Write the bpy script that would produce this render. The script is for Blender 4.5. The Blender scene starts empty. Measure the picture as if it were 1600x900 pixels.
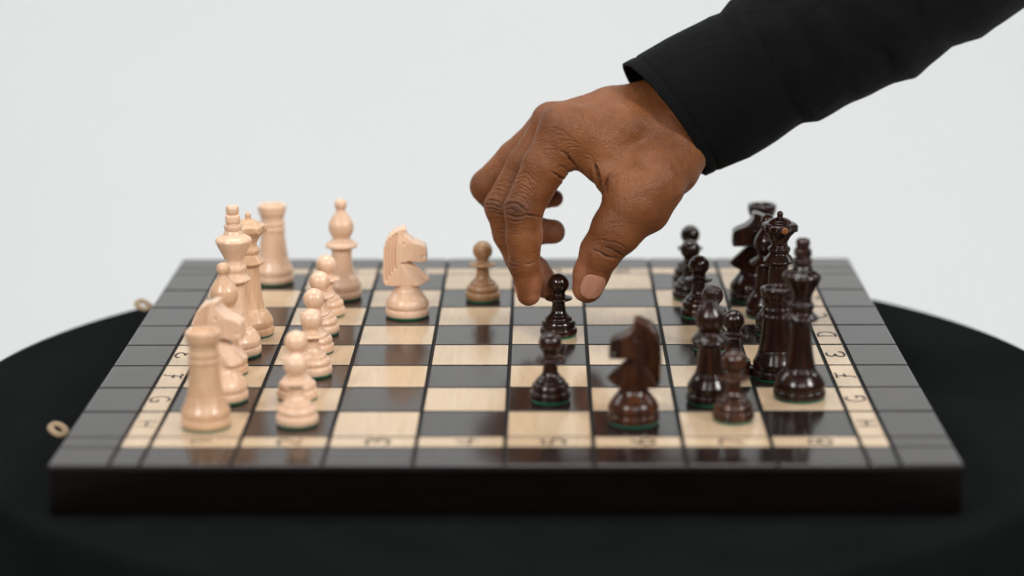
import bpy, bmesh, math, random
import numpy as np
from mathutils import Matrix, Vector, noise

scene = bpy.context.scene
C = scene.collection
rng = random.Random(7)

# ------------------------------------------------------------------ camera, world, lamps, exposure
CAM = (0.01788, -1.19223, 0.32153)
PITCH, YAW, ROLL, FPX = 0.239471, -0.014078, -0.004965, 3704.3
_F = Vector((math.sin(YAW)*math.cos(PITCH), math.cos(YAW)*math.cos(PITCH), -math.sin(PITCH)))
_R = Vector((math.cos(YAW), -math.sin(YAW), 0)); _U = _R.cross(_F)
_R2 = _R*math.cos(ROLL)+_U*math.sin(ROLL); _U2 = -_R*math.sin(ROLL)+_U*math.cos(ROLL)
cam_data = bpy.data.cameras.new('camera')
cam = bpy.data.objects.new('camera', cam_data); C.objects.link(cam)
m = Matrix.Identity(4)
for i in range(3):
    m[i][0] = _R2[i]; m[i][1] = _U2[i]; m[i][2] = -_F[i]; m[i][3] = CAM[i]
cam.matrix_world = m
cam_data.sensor_width = 36; cam_data.lens = FPX/1600*36
cam_data.clip_start = 0.05; cam_data.clip_end = 50
cam_data.dof.use_dof = True
cam_data.dof.focus_distance = 1.222
cam_data.dof.aperture_fstop = 3.6
scene.camera = cam

world = bpy.data.worlds.new('World'); scene.world = world; world.use_nodes = True
wb = world.node_tree.nodes['Background']
wb.inputs['Color'].default_value = (0.95, 0.98, 1.0, 1); wb.inputs['Strength'].default_value = 0.10

def area(name, loc, target, sx, sy, power, color=(1, 1, 1)):
    d = bpy.data.lights.new(name, 'AREA'); d.shape = 'RECTANGLE'; d.size = sx; d.size_y = sy
    d.energy = power; d.color = color
    o = bpy.data.objects.new(name, d); C.objects.link(o)
    o.location = loc
    o.rotation_euler = (Vector(target)-Vector(loc)).to_track_quat('-Z', 'Y').to_euler()
    return o
area('softbox_right', (1.20, -0.95, 1.00), (0, 0, 0.03), 0.34, 0.42, 17, (1, .97, .94))
area('softbox_left', (-1.0, -1.45, 1.15), (0, 0, 0.03), 0.42, 0.5, 21, (1, .98, .96))
area('softbox_front', (0.35, -2.0, 1.25), (0, 0, 0.05), 1.1, 0.7, 13, (1, .98, .96))
area('softbox_top', (-0.1, 0.35, 1.9), (0, 0.05, 0.0), 1.3, 0.8, 22, (1, 1, 1))
area('backdrop_light_left', (-2.0, 0.9, 2.0), (-0.4, 2.9, 0.5), 1.0, 1.4, 35, (.985, .995, .99))
area('backdrop_light_right', (2.0, 0.9, 2.0), (0.4, 2.9, 0.5), 1.0, 1.4, 35, (.985, .995, .99))

scene.view_settings.view_transform = 'Standard'
scene.view_settings.look = 'None'
scene.view_settings.exposure = 0.0
scene.view_settings.gamma = 1
scene.view_settings.use_curve_mapping = False

# ------------------------------------------------------------------ helpers
def at(px, py, y):
    """the point where the line of sight through (px, py) of the 1600x900 picture meets the upright plane at depth y (m)"""
    d = _F+_R2*((px-800)/FPX)+_U2*((450-py)/FPX)
    return Vector(CAM)+d*((y-CAM[1])/d.y)
def on_plane(px, py, z=0.0):
    d = _F+_R2*((px-800)/FPX)+_U2*((450-py)/FPX)
    return Vector(CAM)+d*((z-CAM[2])/d.z)

def mesh_obj(name, verts, faces, mat, parent=None, smooth=True):
    me = bpy.data.meshes.new(name)
    me.from_pydata([tuple(v) for v in verts], [], faces)
    if smooth: me.polygons.foreach_set('use_smooth', [True]*len(me.polygons))
    me.materials.append(mat); me.update()
    return link(name, me, parent)
def link(name, me, parent=None):
    o = bpy.data.objects.new(name, me); C.objects.link(o)
    if parent: o.parent = parent
    return o
def empty(name, loc=(0, 0, 0), rz=0):
    o = bpy.data.objects.new(name, None); C.objects.link(o); o.location = loc; o.rotation_euler.z = rz
    o.empty_display_size = .01
    return o
def tag(o, label, cat=None, group=None, kind=None):
    if label: o['label'] = label
    if cat: o['category'] = cat
    if group: o['group'] = group
    if kind: o['kind'] = kind
    return o

# ------------------------------------------------------------------ materials
def new_mat(name):
    mt = bpy.data.materials.new(name); mt.use_nodes = True
    nt = mt.node_tree; b = nt.nodes['Principled BSDF']
    return mt, nt, b
def N(nt, t, **kw):
    n = nt.nodes.new(t)
    for k, v in kw.items():
        if k in n.inputs: n.inputs[k].default_value = v
        else: setattr(n, k, v)
    return n
def ramp(nt, fac, stops):
    r = nt.nodes.new('ShaderNodeValToRGB')
    while len(r.color_ramp.elements) < len(stops): r.color_ramp.elements.new(0.5)
    for e, (p, c) in zip(r.color_ramp.elements, stops):
        e.position = p; e.color = (*c, 1) if len(c) == 3 else c
    nt.links.new(fac, r.inputs['Fac']); return r
def coords(nt, scale, rand=True):
    tc = N(nt, 'ShaderNodeTexCoord'); mp = N(nt, 'ShaderNodeMapping')
    mp.inputs['Scale'].default_value = scale
    nt.links.new(tc.outputs['Object'], mp.inputs['Vector'])
    if rand:
        oi = N(nt, 'ShaderNodeObjectInfo'); ml = N(nt, 'ShaderNodeMath', operation='MULTIPLY'); ml.inputs[1].default_value = 37.
        nt.links.new(oi.outputs['Random'], ml.inputs[0])
        cb = N(nt, 'ShaderNodeCombineXYZ')
        for i in range(3): nt.links.new(ml.outputs[0], cb.inputs[i])
        nt.links.new(cb.outputs[0], mp.inputs['Location'])
    return mp.outputs[0]
def wood(name, stops, scale, rough=.3, coat=0., coat_rough=.1, bump=.04, detail=5, jitter=.12, spec=.5, ior=1.5, rvar=.22, stretch=4):
    mt, nt, b = new_mat(name)
    v = coords(nt, scale)
    n1 = N(nt, 'ShaderNodeTexNoise', Scale=1.0, Detail=detail, Roughness=.62, Distortion=.6); nt.links.new(v, n1.inputs['Vector'])
    r = ramp(nt, n1.outputs['Fac'], stops)
    hs = N(nt, 'ShaderNodeHueSaturation'); nt.links.new(r.outputs[0], hs.inputs['Color'])
    oi = N(nt, 'ShaderNodeObjectInfo'); mr = N(nt, 'ShaderNodeMapRange')
    mr.inputs['To Min'].default_value = 1-jitter; mr.inputs['To Max'].default_value = 1+jitter
    nt.links.new(oi.outputs['Random'], mr.inputs['Value']); nt.links.new(mr.outputs[0], hs.inputs['Value'])
    nt.links.new(hs.outputs[0], b.inputs['Base Color'])
    v2 = coords(nt, tuple(s*stretch for s in scale))
    n2 = N(nt, 'ShaderNodeTexNoise', Scale=1.0, Detail=3); nt.links.new(v2, n2.inputs['Vector'])
    rr = N(nt, 'ShaderNodeMapRange'); rr.inputs['To Min'].default_value = rough*(1-rvar); rr.inputs['To Max'].default_value = rough*(1+rvar)
    nt.links.new(n2.outputs['Fac'], rr.inputs['Value']); nt.links.new(rr.outputs[0], b.inputs['Roughness'])
    bp = N(nt, 'ShaderNodeBump', Strength=bump, Distance=.0004); nt.links.new(n2.outputs['Fac'], bp.inputs['Height'])
    nt.links.new(bp.outputs[0], b.inputs['Normal'])
    b.inputs['Coat Weight'].default_value = coat; b.inputs['Coat Roughness'].default_value = coat_rough
    b.inputs['IOR'].default_value = ior; b.inputs['Specular IOR Level'].default_value = spec
    return mt

M = {}
M['light_wood'] = wood('light_piece_wood', [(.25, (.66, .42, .27)), (.5, (.73, .485, .325)), (.75, (.78, .54, .375))], (420, 420, 55), rough=.36, coat=.35, coat_rough=.18, bump=.03, jitter=.05)
M['honey_wood'] = wood('honey_piece_wood', [(.25, (.53, .31, .175)), (.5, (.62, .385, .23)), (.75, (.70, .46, .30))], (420, 420, 55), rough=.36, coat=.35, coat_rough=.18, bump=.03, jitter=.05)
M['tan_wood'] = wood('tan_piece_wood', [(.25, (.25, .125, .052)), (.5, (.33, .175, .078)), (.75, (.40, .225, .11))], (420, 420, 55), rough=.38, coat=.3, coat_rough=.2, bump=.03, jitter=.05)
M['dark_wood'] = wood('dark_piece_wood', [(.3, (.008, .0027, .0015)), (.55, (.018, .0055, .0026)), (.80, (.055, .016, .005))], (260, 260, 30), rough=.2, coat=.0, coat_rough=.09, bump=.004, rvar=.08, stretch=2, jitter=.2, spec=.45)
M['brown_wood'] = wood('reddish_brown_piece_wood', [(.3, (.012, .004, .0022)), (.5, (.034, .0105, .0042)), (.8, (.105, .034, .010))], (240, 240, 26), rough=.2, coat=.0, bump=.004, rvar=.08, stretch=2, jitter=.15, spec=.45)
M['end_grain'] = wood('orange_end_grain_wood', [(.3, (.10, .035, .012)), (.6, (.26, .10, .03))], (500, 500, 200), rough=.35, coat=.3)
M['light_tile'] = wood('light_square_veneer', [(.25, (.47, .335, .205)), (.5, (.515, .38, .245)), (.78, (.56, .42, .285))], (300, 28, 100), rough=.17, coat=.0, bump=.025, jitter=.05, detail=7)
M['dark_tile'] = wood('dark_square_varnish', [(.3, (.008, .0055, .005)), (.55, (.0145, .0085, .007)), (.75, (.026, .0135, .010))], (300, 28, 100), rough=.15, coat=.0, bump=.025, jitter=.1)
M['board_body'] = wood('board_body_wood', [(.3, (.0016, .001, .0009)), (.6, (.0032, .0016, .0012))], (25, 25, 300), rough=.4, bump=.05, spec=.12)
M['burn'], nt, b = new_mat('burnt_groove'); b.inputs['Base Color'].default_value = (.006, .006, .006, 1); b.inputs['Roughness'].default_value = .6; b.inputs['Specular IOR Level'].default_value = .2
M['ink'], nt, b = new_mat('burnt_lettering'); b.inputs['Base Color'].default_value = (.022, .013, .009, 1); b.inputs['Roughness'].default_value = .5

def fabric(name, col, rough, sheen, weave, bump, spec=.2):
    mt, nt, b = new_mat(name)
    v = coords(nt, (weave, weave, weave), False)
    w1 = N(nt, 'ShaderNodeTexWave', Scale=1.0, Distortion=.8); w1.bands_direction = 'X'
    w2 = N(nt, 'ShaderNodeTexWave', Scale=1.0, Distortion=.8); w2.bands_direction = 'Y'
    for w in (w1, w2): nt.links.new(v, w.inputs['Vector'])
    ad = N(nt, 'ShaderNodeMath', operation='ADD'); nt.links.new(w1.outputs['Fac'], ad.inputs[0]); nt.links.new(w2.outputs['Fac'], ad.inputs[1])
    bp = N(nt, 'ShaderNodeBump', Strength=bump, Distance=.0003); nt.links.new(ad.outputs[0], bp.inputs['Height']); nt.links.new(bp.outputs[0], b.inputs['Normal'])
    v3 = coords(nt, (30, 30, 30), False); nz = N(nt, 'ShaderNodeTexNoise', Scale=1., Detail=6); nt.links.new(v3, nz.inputs['Vector'])
    r = ramp(nt, nz.outputs['Fac'], [(.3, tuple(c*.85 for c in col)), (.7, tuple(c*1.15 for c in col))]); nt.links.new(r.outputs[0], b.inputs['Base Color'])
    b.inputs['Roughness'].default_value = rough
    b.inputs['Sheen Weight'].default_value = sheen; b.inputs['Sheen Roughness'].default_value = .5
    b.inputs['Specular IOR Level'].default_value = spec
    return mt
M['felt'] = fabric('green_felt', (.012, .16, .085), .95, .2, 3000, .4)
M['tablecloth'] = fabric('black_tablecloth', (.0052, .0060, .0063), .95, .0, 2500, .3, .03)
M['shirt'] = fabric('black_shirt_cotton', (.0030, .0034, .0037), .78, .012, 4000, .25, .09)
_nt = M['shirt'].node_tree; _b = _nt.nodes['Principled BSDF']; _old = _b.inputs['Normal'].links[0].from_socket
_v = coords(_nt, (26, 60, 26), False); _n = N(_nt, 'ShaderNodeTexNoise', Scale=1., Detail=4, Distortion=1.2); _nt.links.new(_v, _n.inputs['Vector'])
_bp = N(_nt, 'ShaderNodeBump', Strength=.5, Distance=.004); _nt.links.new(_n.outputs['Fac'], _bp.inputs['Height']); _nt.links.new(_old, _bp.inputs['Normal']); _nt.links.new(_bp.outputs[0], _b.inputs['Normal'])
M['cord'] = fabric('tan_cord', (.42, .30, .18), .8, .1, 2500, .6)

mt, nt, b = new_mat('white_backdrop'); M['backdrop'] = mt
v = coords(nt, (1, 1, 1), False); nz = N(nt, 'ShaderNodeTexNoise', Scale=1.2, Detail=3); nt.links.new(v, nz.inputs['Vector'])
r = ramp(nt, nz.outputs['Fac'], [(.3, (.80, .82, .815)), (.7, (.83, .845, .84))]); nt.links.new(r.outputs[0], b.inputs['Base Color'])
b.inputs['Roughness'].default_value = .9; b.inputs['Specular IOR Level'].default_value = .1

# skin: crease and knuckle pigment come from mesh attributes, fine relief from textures
mt, nt, b = new_mat('brown_skin'); M['skin'] = mt
v = coords(nt, (1, 1, 1), False)
n1 = N(nt, 'ShaderNodeTexNoise', Scale=38., Detail=9, Roughness=.68); nt.links.new(v, n1.inputs['Vector'])
base = ramp(nt, n1.outputs['Fac'], [(.28, (.120, .038, .011)), (.45, (.180, .060, .018)), (.58, (.222, .079, .026)), (.75, (.285, .108, .043))])
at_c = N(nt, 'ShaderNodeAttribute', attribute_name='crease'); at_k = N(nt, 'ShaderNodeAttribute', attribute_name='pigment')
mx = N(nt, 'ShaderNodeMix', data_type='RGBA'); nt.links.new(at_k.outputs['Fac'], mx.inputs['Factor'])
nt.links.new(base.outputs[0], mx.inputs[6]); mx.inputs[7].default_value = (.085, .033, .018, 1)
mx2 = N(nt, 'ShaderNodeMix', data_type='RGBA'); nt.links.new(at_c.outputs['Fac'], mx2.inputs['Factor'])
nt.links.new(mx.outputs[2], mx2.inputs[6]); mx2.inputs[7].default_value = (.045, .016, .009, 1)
vo = N(nt, 'ShaderNodeTexVoronoi', Scale=520.); nt.links.new(v, vo.inputs['Vector'])       # hair follicles
fol = ramp(nt, vo.outputs['Distance'], [(.10, (1, 1, 1)), (.26, (0, 0, 0))])
msk = N(nt, 'ShaderNodeTexNoise', Scale=120., Detail=2); nt.links.new(v, msk.inputs['Vector'])
mk = ramp(nt, msk.outputs['Fac'], [(.42, (0, 0, 0)), (.55, (.8, .8, .8))])
at_h = N(nt, 'ShaderNodeAttribute', attribute_name='hairy')
mu = N(nt, 'ShaderNodeMath', operation='MULTIPLY'); nt.links.new(fol.outputs[0], mu.inputs[0]); nt.links.new(mk.outputs[0], mu.inputs[1])
mu2 = N(nt, 'ShaderNodeMath', operation='MULTIPLY'); nt.links.new(mu.outputs[0], mu2.inputs[0]); nt.links.new(at_h.outputs['Fac'], mu2.inputs[1])
at_p = N(nt, 'ShaderNodeAttribute', attribute_name='palmar')
mxp = N(nt, 'ShaderNodeMix', data_type='RGBA'); nt.links.new(at_p.outputs['Fac'], mxp.inputs['Factor'])
nt.links.new(mx2.outputs[2], mxp.inputs[6]); mxp.inputs[7].default_value = (.46, .19, .105, 1)
mx3 = N(nt, 'ShaderNodeMix', data_type='RGBA'); nt.links.new(mu2.outputs[0], mx3.inputs['Factor'])
nt.links.new(mxp.outputs[2], mx3.inputs[6]); mx3.inputs[7].default_value = (.06, .022, .013, 1)
nt.links.new(mx3.outputs[2], b.inputs['Base Color'])
vv = N(nt, 'ShaderNodeTexVoronoi', Scale=900., feature='DISTANCE_TO_EDGE'); 
dv = N(nt, 'ShaderNodeMapping'); dv.inputs['Scale'].default_value = (1, 1, .55); dv.inputs['Rotation'].default_value = (0, .6, 0)
nt.links.new(v, dv.inputs['Vector']); nt.links.new(dv.outputs[0], vv.inputs['Vector'])
nf = N(nt, 'ShaderNodeTexNoise', Scale=1400., Detail=3); nt.links.new(v, nf.inputs['Vector'])
b1 = N(nt, 'ShaderNodeBump', Strength=.55, Distance=.0008); nt.links.new(vv.outputs['Distance'], b1.inputs['Height'])
b2 = N(nt, 'ShaderNodeBump', Strength=.15, Distance=.0003); nt.links.new(nf.outputs['Fac'], b2.inputs['Height']); nt.links.new(b1.outputs[0], b2.inputs['Normal'])
nt.links.new(b2.outputs[0], b.inputs['Normal'])
b.inputs['Roughness'].default_value = .5; b.inputs['Specular IOR Level'].default_value = .32
b.inputs['Subsurface Weight'].default_value = .06; b.inputs['Subsurface Radius'].default_value = (1., .35, .18); b.inputs['Subsurface Scale'].default_value = .003
mt, nt, b = new_mat('fingernail'); M['nail'] = mt
v = coords(nt, (900, 60, 60), False); nz = N(nt, 'ShaderNodeTexNoise', Scale=1., Detail=2); nt.links.new(v, nz.inputs['Vector'])
r = ramp(nt, nz.outputs['Fac'], [(.3, (.40, .175, .115)), (.7, (.47, .22, .15))]); nt.links.new(r.outputs[0], b.inputs['Base Color'])
b.inputs['Roughness'].default_value = .3

# ------------------------------------------------------------------ backdrop (seamless paper sweep)
def build_backdrop():
    prof = [(-3.2, -.78)]
    for i in range(13):
        a = math.pi/2*i/12; prof.append((2.3+.7*math.sin(a), -.08-.7*math.cos(a)))
    prof.append((3.0, 3.4))
    vs, fs = [], []
    for j, x in enumerate((-3.4, 3.4)):
        for y, z in prof: vs.append((x, y, z))
    n = len(prof)
    for i in range(n-1): fs.append((i, i+1, n+i+1, n+i))
    o = mesh_obj('backdrop', vs, fs, M['backdrop']); tag(o, 'plain pale grey white studio backdrop behind the table', kind='structure')
build_backdrop()

# ------------------------------------------------------------------ tablecloth
def build_cloth():
    cx, cy, R = .004, -.010, .2935; zt = -.0230
    seg = 240; vs, fs = [], []
    rings = [(0.02, 0), (.08, 0), (.16, 0), (.22, 0), (.26, 0), (.28, 0), (R-.006, 0), (R-.002, -.0008), (R, -.003), (R+.0015, -.008), (R+.003, -.03), (R+.006, -.08), (R+.012, -.2), (R+.02, -.4), (R+.024, -.7)]
    for k, (r, dz) in enumerate(rings):
        for i in range(seg):
            a = 2*math.pi*i/seg
            fold = 0
            if dz < -.004:
                t = min(1, (-dz)/.25)
                fold = t*(.014*math.sin(a*17+.7*math.sin(a*3))+.006*math.sin(a*29+1))
            z = zt+dz+(0.00022*noise.noise(Vector((math.cos(a)*r*14, math.sin(a)*r*14, 0))) if dz == 0 and r > .25 else 0)
            vs.append((cx+(r+fold)*math.cos(a), cy+(r+fold)*math.sin(a), z))
    for k in range(len(rings)-1):
        for i in range(seg):
            j = (i+1) % seg
            fs.append((k*seg+i, k*seg+j, (k+1)*seg+j, (k+1)*seg+i)[::-1])
    fs.append(tuple(range(seg)))
    o = mesh_obj('tablecloth', vs, fs, M['tablecloth'])
    tag(o, 'plain black cloth draped over the small round table under the chess board', 'tablecloth')
build_cloth()

# ------------------------------------------------------------------ chess board
XL = [-.2003, -.1737, -.1601, -.1200, -.0798, -.0400, .0001, .0398, .0801, .1200, .1599, .1735, .2009]
YL = [-.2025, -.1763, -.1605, -.1203, -.0796, -.0395, .0003, .0403, .0804, .1205, .1592, .1745, .2000]
board = empty('chess_board', (0, 0, -.0229))
tag(board, 'wooden folding chess board with cream and dark varnished squares and a dark border', 'chess board')
def bchild(o): o.parent = board; o.location = o.location+Vector((0, 0, .0229)); return o

def rounded_block(x0, x1, y0, y1, z0, z1, b):
    bm = bmesh.new()
    bmesh.ops.create_cube(bm, size=1)
    for v in bm.verts:
        v.co.x = x0 if v.co.x < 0 else x1; v.co.y = y0 if v.co.y < 0 else y1; v.co.z = z0 if v.co.z < 0 else z1
    bmesh.ops.bevel(bm, geom=[e for e in bm.edges], offset=b, segments=2, affect='EDGES', profile=.5)
    return bm
bm = rounded_block(XL[0], XL[-1], YL[0], YL[-1], -.0229, -.0010, .0012)
me = bpy.data.meshes.new('board_body'); bm.to_mesh(me); bm.free(); me.materials.append(M['board_body'])
bchild(link('board_body', me))
# dark floor of the burnt grooves, just above the body
gv = [(XL[0]+.0014, YL[0]+.0014, -.00096), (XL[-1]-.0014, YL[0]+.0014, -.00096), (XL[-1]-.0014, YL[-1]-.0014, -.00096), (XL[0]+.0014, YL[-1]-.0014, -.00096)]
bchild(mesh_obj('groove_floor', gv, [(0, 1, 2, 3)], M['burn'], smooth=False))

GX = [0, .0008, .0008]+[.0008]*7+[.0008, .0008, 0]
GY = [0, .0007, .0006]+[.00095]*7+[.0006, .0007, 0]
def tile(name, i, j, mat):
    x0, x1 = XL[i]+GX[i], XL[i+1]-GX[i+1]; y0, y1 = YL[j]+GY[j], YL[j+1]-GY[j+1]
    ex0, ex1, ey0, ey1 = i == 0, i == 11, j == 0, j == 11
    cx, cy = (x0+x1)/2, (y0+y1)/2
    dz = rng.uniform(-.00006, .00006); tx, ty = rng.uniform(-.0012, .0012), rng.uniform(-.0012, .0012)
    b = .00022
    # rings of the tile: bottom, side top, (rounded outer edge), top face
    def ring(levels):
        pts = []
        for (sx, sy) in ((0, 0), (1, 0), (1, 1), (0, 1)):
            outx = (ex1 if sx else ex0); outy = (ey1 if sy else ey0)
            ox = levels[1] if outx else levels[0]; oy = levels[1] if outy else levels[0]
            X = (x1-ox) if sx else (x0+ox); Y = (y1-oy) if sy else (y0+oy)
            pts.append([X, Y])
        return pts
    vs = []
    lv = [((0, .00005), -.00105), ((0, .00005), -.00060), ((0.00002, .00025), -.00030), ((b, .0008), -.00006), ((b+.0001, .0013), 0)]
    for l, z in lv:
        for X, Y in ring(l):
            zz = z + (dz+tx*(X-cx)+ty*(Y-cy) if z > -.0005 else 0)
            vs.append((X-cx, Y-cy, zz))
    fs = []
    for k in range(len(lv)-1):
        for a in range(4):
            c = (a+1) % 4
            fs.append((k*4+a, k*4+c, (k+1)*4+c, (k+1)*4+a))
    t = (len(lv)-1)*4; fs.append((t, t+1, t+2, t+3))
    o = mesh_obj(name, vs, fs, mat, smooth=False); o.location = (cx, cy, 0)
    if not (ex0 or ex1 or ey0 or ey1):
        o.data.materials.append(M['burn'])
        for q in range(12): o.data.polygons[q].material_index = 1
    return bchild(o)

# glyph strokes in a unit cell (x right, y up, height 1)
def arc(cx, cy, rx, ry, a0, a1, n=10):
    return [(cx+rx*math.cos(math.radians(a0+(a1-a0)*i/n)), cy+ry*math.sin(math.radians(a0+(a1-a0)*i/n))) for i in range(n+1)]
GL = {
 'A': ([[(0, 0), (.42, 1), (.84, 0)], [(.16, .36), (.68, .36)]], .84),
 'B': ([[(.05, 0), (.05, 1)], [(.05, 1)]+arc(.35, .76, .38, .24, 90, -90)+[(.05, .52)], [(.05, .52)]+arc(.4, .26, .42, .26, 90, -90)+[(.05, 0)]], .85),
 'C': ([arc(.5, .5, .48, .5, 50, 310, 18)], .9),
 'D': ([[(.0, .03), (.14, 0), (.14, 1), (.0, .97)], [(.0, 1.0), (.3, 1)]+arc(.38, .5, .55, .5, 90, -90, 14)+[(.1, 0)]], .95),
 'E': ([arc(.5, .76, .40, .24, 50, 250, 10)+[(.5, .53)], [(.5, .53)]+arc(.48, .25, .46, .26, 110, 330, 12)+[(.92, .28)]], .9),
 'F': ([[(.02, .92), (.15, 1), (.55, .94), (.85, 1.0)], [(.40, .95), (.36, .5), (.28, .05), (.1, -.02)], [(.2, .52), (.68, .52), (.7, .6)]], .85),
 'G': ([arc(.48, .5, .46, .5, 50, 330, 18)+[(.88, .42), (.52, .42)], [(.86, .45), (.84, -.02)]], .9),
 'H': ([[(.08, 0), (.08, 1)], [(.82, 0), (.82, 1)], [(.08, .5), (.82, .5)]], .9),
 '1': ([[(.1, .76), (.4, 1), (.4, 0)]], .5),
 '2': ([arc(.36, .7, .34, .3, 165, -20, 10)+[(.05, .02), (.74, .02)]], .78),
 '3': ([arc(.34, .76, .32, .24, 150, -90, 10), arc(.34, .26, .36, .27, 90, -150, 10)], .72),
 '4': ([[(.55, 0), (.55, 1), (.0, .3), (.78, .3)]], .78),
 '5': ([[(.7, 1), (.14, 1), (.1, .56)]+arc(.36, .32, .36, .32, 120, -150, 12)], .75),
 '6': ([[(.6, .98), (.3, .8), (.08, .45)]+arc(.37, .3, .33, .3, 150, -210, 16)], .75),
 '7': ([[(.02, 1), (.72, 1), (.28, 0)]], .74),
 '8': ([arc(.36, .77, .27, .23, 0, 360, 16), arc(.36, .27, .34, .27, 0, 360, 16)], .72),
}
def glyph(ch, parent_tile, up, right, h, w, lw, off=(0, 0)):
    strokes, gw = GL[ch]; vs, fs = [], []
    up = Vector((*up, 0)); right = Vector((*right, 0))
    for st in strokes:
        P = [right*((x-gw/2)*w)+up*((y-.5)*h) for x, y in st]
        L = []; R = []
        for i, p in enumerate(P):
            d = (P[min(i+1, len(P)-1)]-P[max(i-1, 0)]); d.normalize(); nrm = Vector((-d.y, d.x, 0))
            wdt = lw*(.75+.45*abs(math.sin(i*1.3+ord(ch))))
            L.append(p+nrm*wdt/2); R.append(p-nrm*wdt/2)
        b0 = len(vs)
        for a, c in zip(L, R):
            vs += [(a.x+off[0], a.y+off[1], .00012), (c.x+off[0], c.y+off[1], .00012), (a.x+off[0], a.y+off[1], 0), (c.x+off[0], c.y+off[1], 0)]
        for i in range(len(P)-1):
            q = b0+4*i
            fs += [(q, q+1, q+5, q+4), (q, q+4, q+6, q+2), (q+1, q+3, q+7, q+5)]
        fs += [(b0, b0+2, b0+3, b0+1)]
    mesh_obj('burnt_letter' if ch.isalpha() else 'burnt_numeral', vs, fs, M['ink'], parent_tile, smooth=False)

for i in range(12):
    for j in range(12):
        sqx, sqy = 2 <= i <= 9, 2 <= j <= 9
        if sqx and sqy:
            rank = i-1; file_ = 8-(j-2)             # A (1) is far, H (8) is near
            light = (rank+file_) % 2 == 1
            tile('light_square' if light else 'dark_square', i, j, M['light_tile'] if light else M['dark_tile'])
        elif (i in (1, 10) and 1 <= j <= 10) or (j in (1, 10) and 1 <= i <= 10):
            t = tile('notation_tile', i, j, M['light_tile'])
            if i in (1, 10) and sqy:
                ch = 'HGFEDCBA'[j-2]
                if i == 10: glyph(ch, t, (-1, 0), (0, 1), .0092, .0105, .00112)
                else: glyph(ch, t, (1, 0), (0, -1), .0092, .0105, .00112)
            if j in (1, 10) and sqx:
                ch = str(i-1)
                glyph(ch, t, (-1, 0), (0, 1), .0102, .0115, .0015, (.0022, 0))
        else:
            tile('border_tile', i, j, M['dark_tile'])

# closure loops on the left edge
def closure_loop(px, py, ang, z):
    p = on_plane(px, py, z)
    L, W = .0044, .0026; n = 40; vs, fs = [], []
    for i in range(n):
        a = 2*math.pi*i/n
        c, s = math.cos(a), math.sin(a)
        cxx = L*(abs(c)**.8)*(1 if c > 0 else -1); cyy = W*(abs(s)**.9)*(1 if s > 0 else -1)
        rad = Vector((c*.8, s, 0)).normalized()
        for k in range(8):
            b = 2*math.pi*k/8
            q = Vector((cxx, cyy, 0))+rad*(.0017*math.cos(b))+Vector((0, 0, .0011*math.sin(b)*(1+.15*math.sin(i*2.7))))
            vs.append(q)
    for i in range(n):
        for k in range(8):
            fs.append((i*8+k, ((i+1) % n)*8+k, ((i+1) % n)*8+(k+1) % 8, i*8+(k+1) % 8))
    o = mesh_obj('closure_loop', vs, fs, M['cord'])
    o.location = p; o.rotation_euler = (math.radians(20), math.radians(18), ang)
    return bchild(o)
closure_loop(91, 671, math.radians(-38), -.009)
closure_loop(224, 477, math.radians(-38), -.009)

# ------------------------------------------------------------------ lathe and small solids (mm)
def smooth_profile(pts, sub=4):
    out = []
    n = len(pts)
    for i in range(n-1):
        p0 = pts[max(i-1, 0)]; p1 = pts[i]; p2 = pts[i+1]; p3 = pts[min(i+2, n-1)]
        for k in range(sub):
            t = k/sub; q = []
            for a in range(2):
                m1 = (p2[a]-p0[a])*.5*.6; m2 = (p3[a]-p1[a])*.5*.6
                h = (2*t**3-3*t**2+1)*p1[a]+(t**3-2*t**2+t)*m1+(-2*t**3+3*t**2)*p2[a]+(t**3-t**2)*m2
                q.append(h)
            out.append(tuple(q))
    out.append(tuple(pts[-1])); return out
def lathe(pts, seg=64, mod=None, sub=4):
    """pts = (z, r) in mm, returns verts, faces (m)"""
    P = smooth_profile(pts, sub); vs, fs = [], []
    for (z, r) in P:
        r = max(r, .01)
        for i in range(seg):
            a = 2*math.pi*i/seg; rr, zz = (r, z) if mod is None else mod(r, z, a)
            vs.append((rr*math.cos(a)/1000, rr*math.sin(a)/1000, zz/1000))
    for k in range(len(P)-1):
        for i in range(seg):
            j = (i+1) % seg; fs.append((k*seg+i, k*seg+j, (k+1)*seg+j, (k+1)*seg+i))
    fs.append(tuple(range(seg))[::-1]); fs.append(tuple((len(P)-1)*seg+i for i in range(seg)))
    return vs, fs
def ball(zc, r, n=9, a0=-70, flat=1.0):
    return [(zc+r*flat*math.sin(math.radians(a0+(90-a0)*i/n)), r*math.cos(math.radians(a0+(90-a0)*i/n))) for i in range(n+1)]

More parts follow.
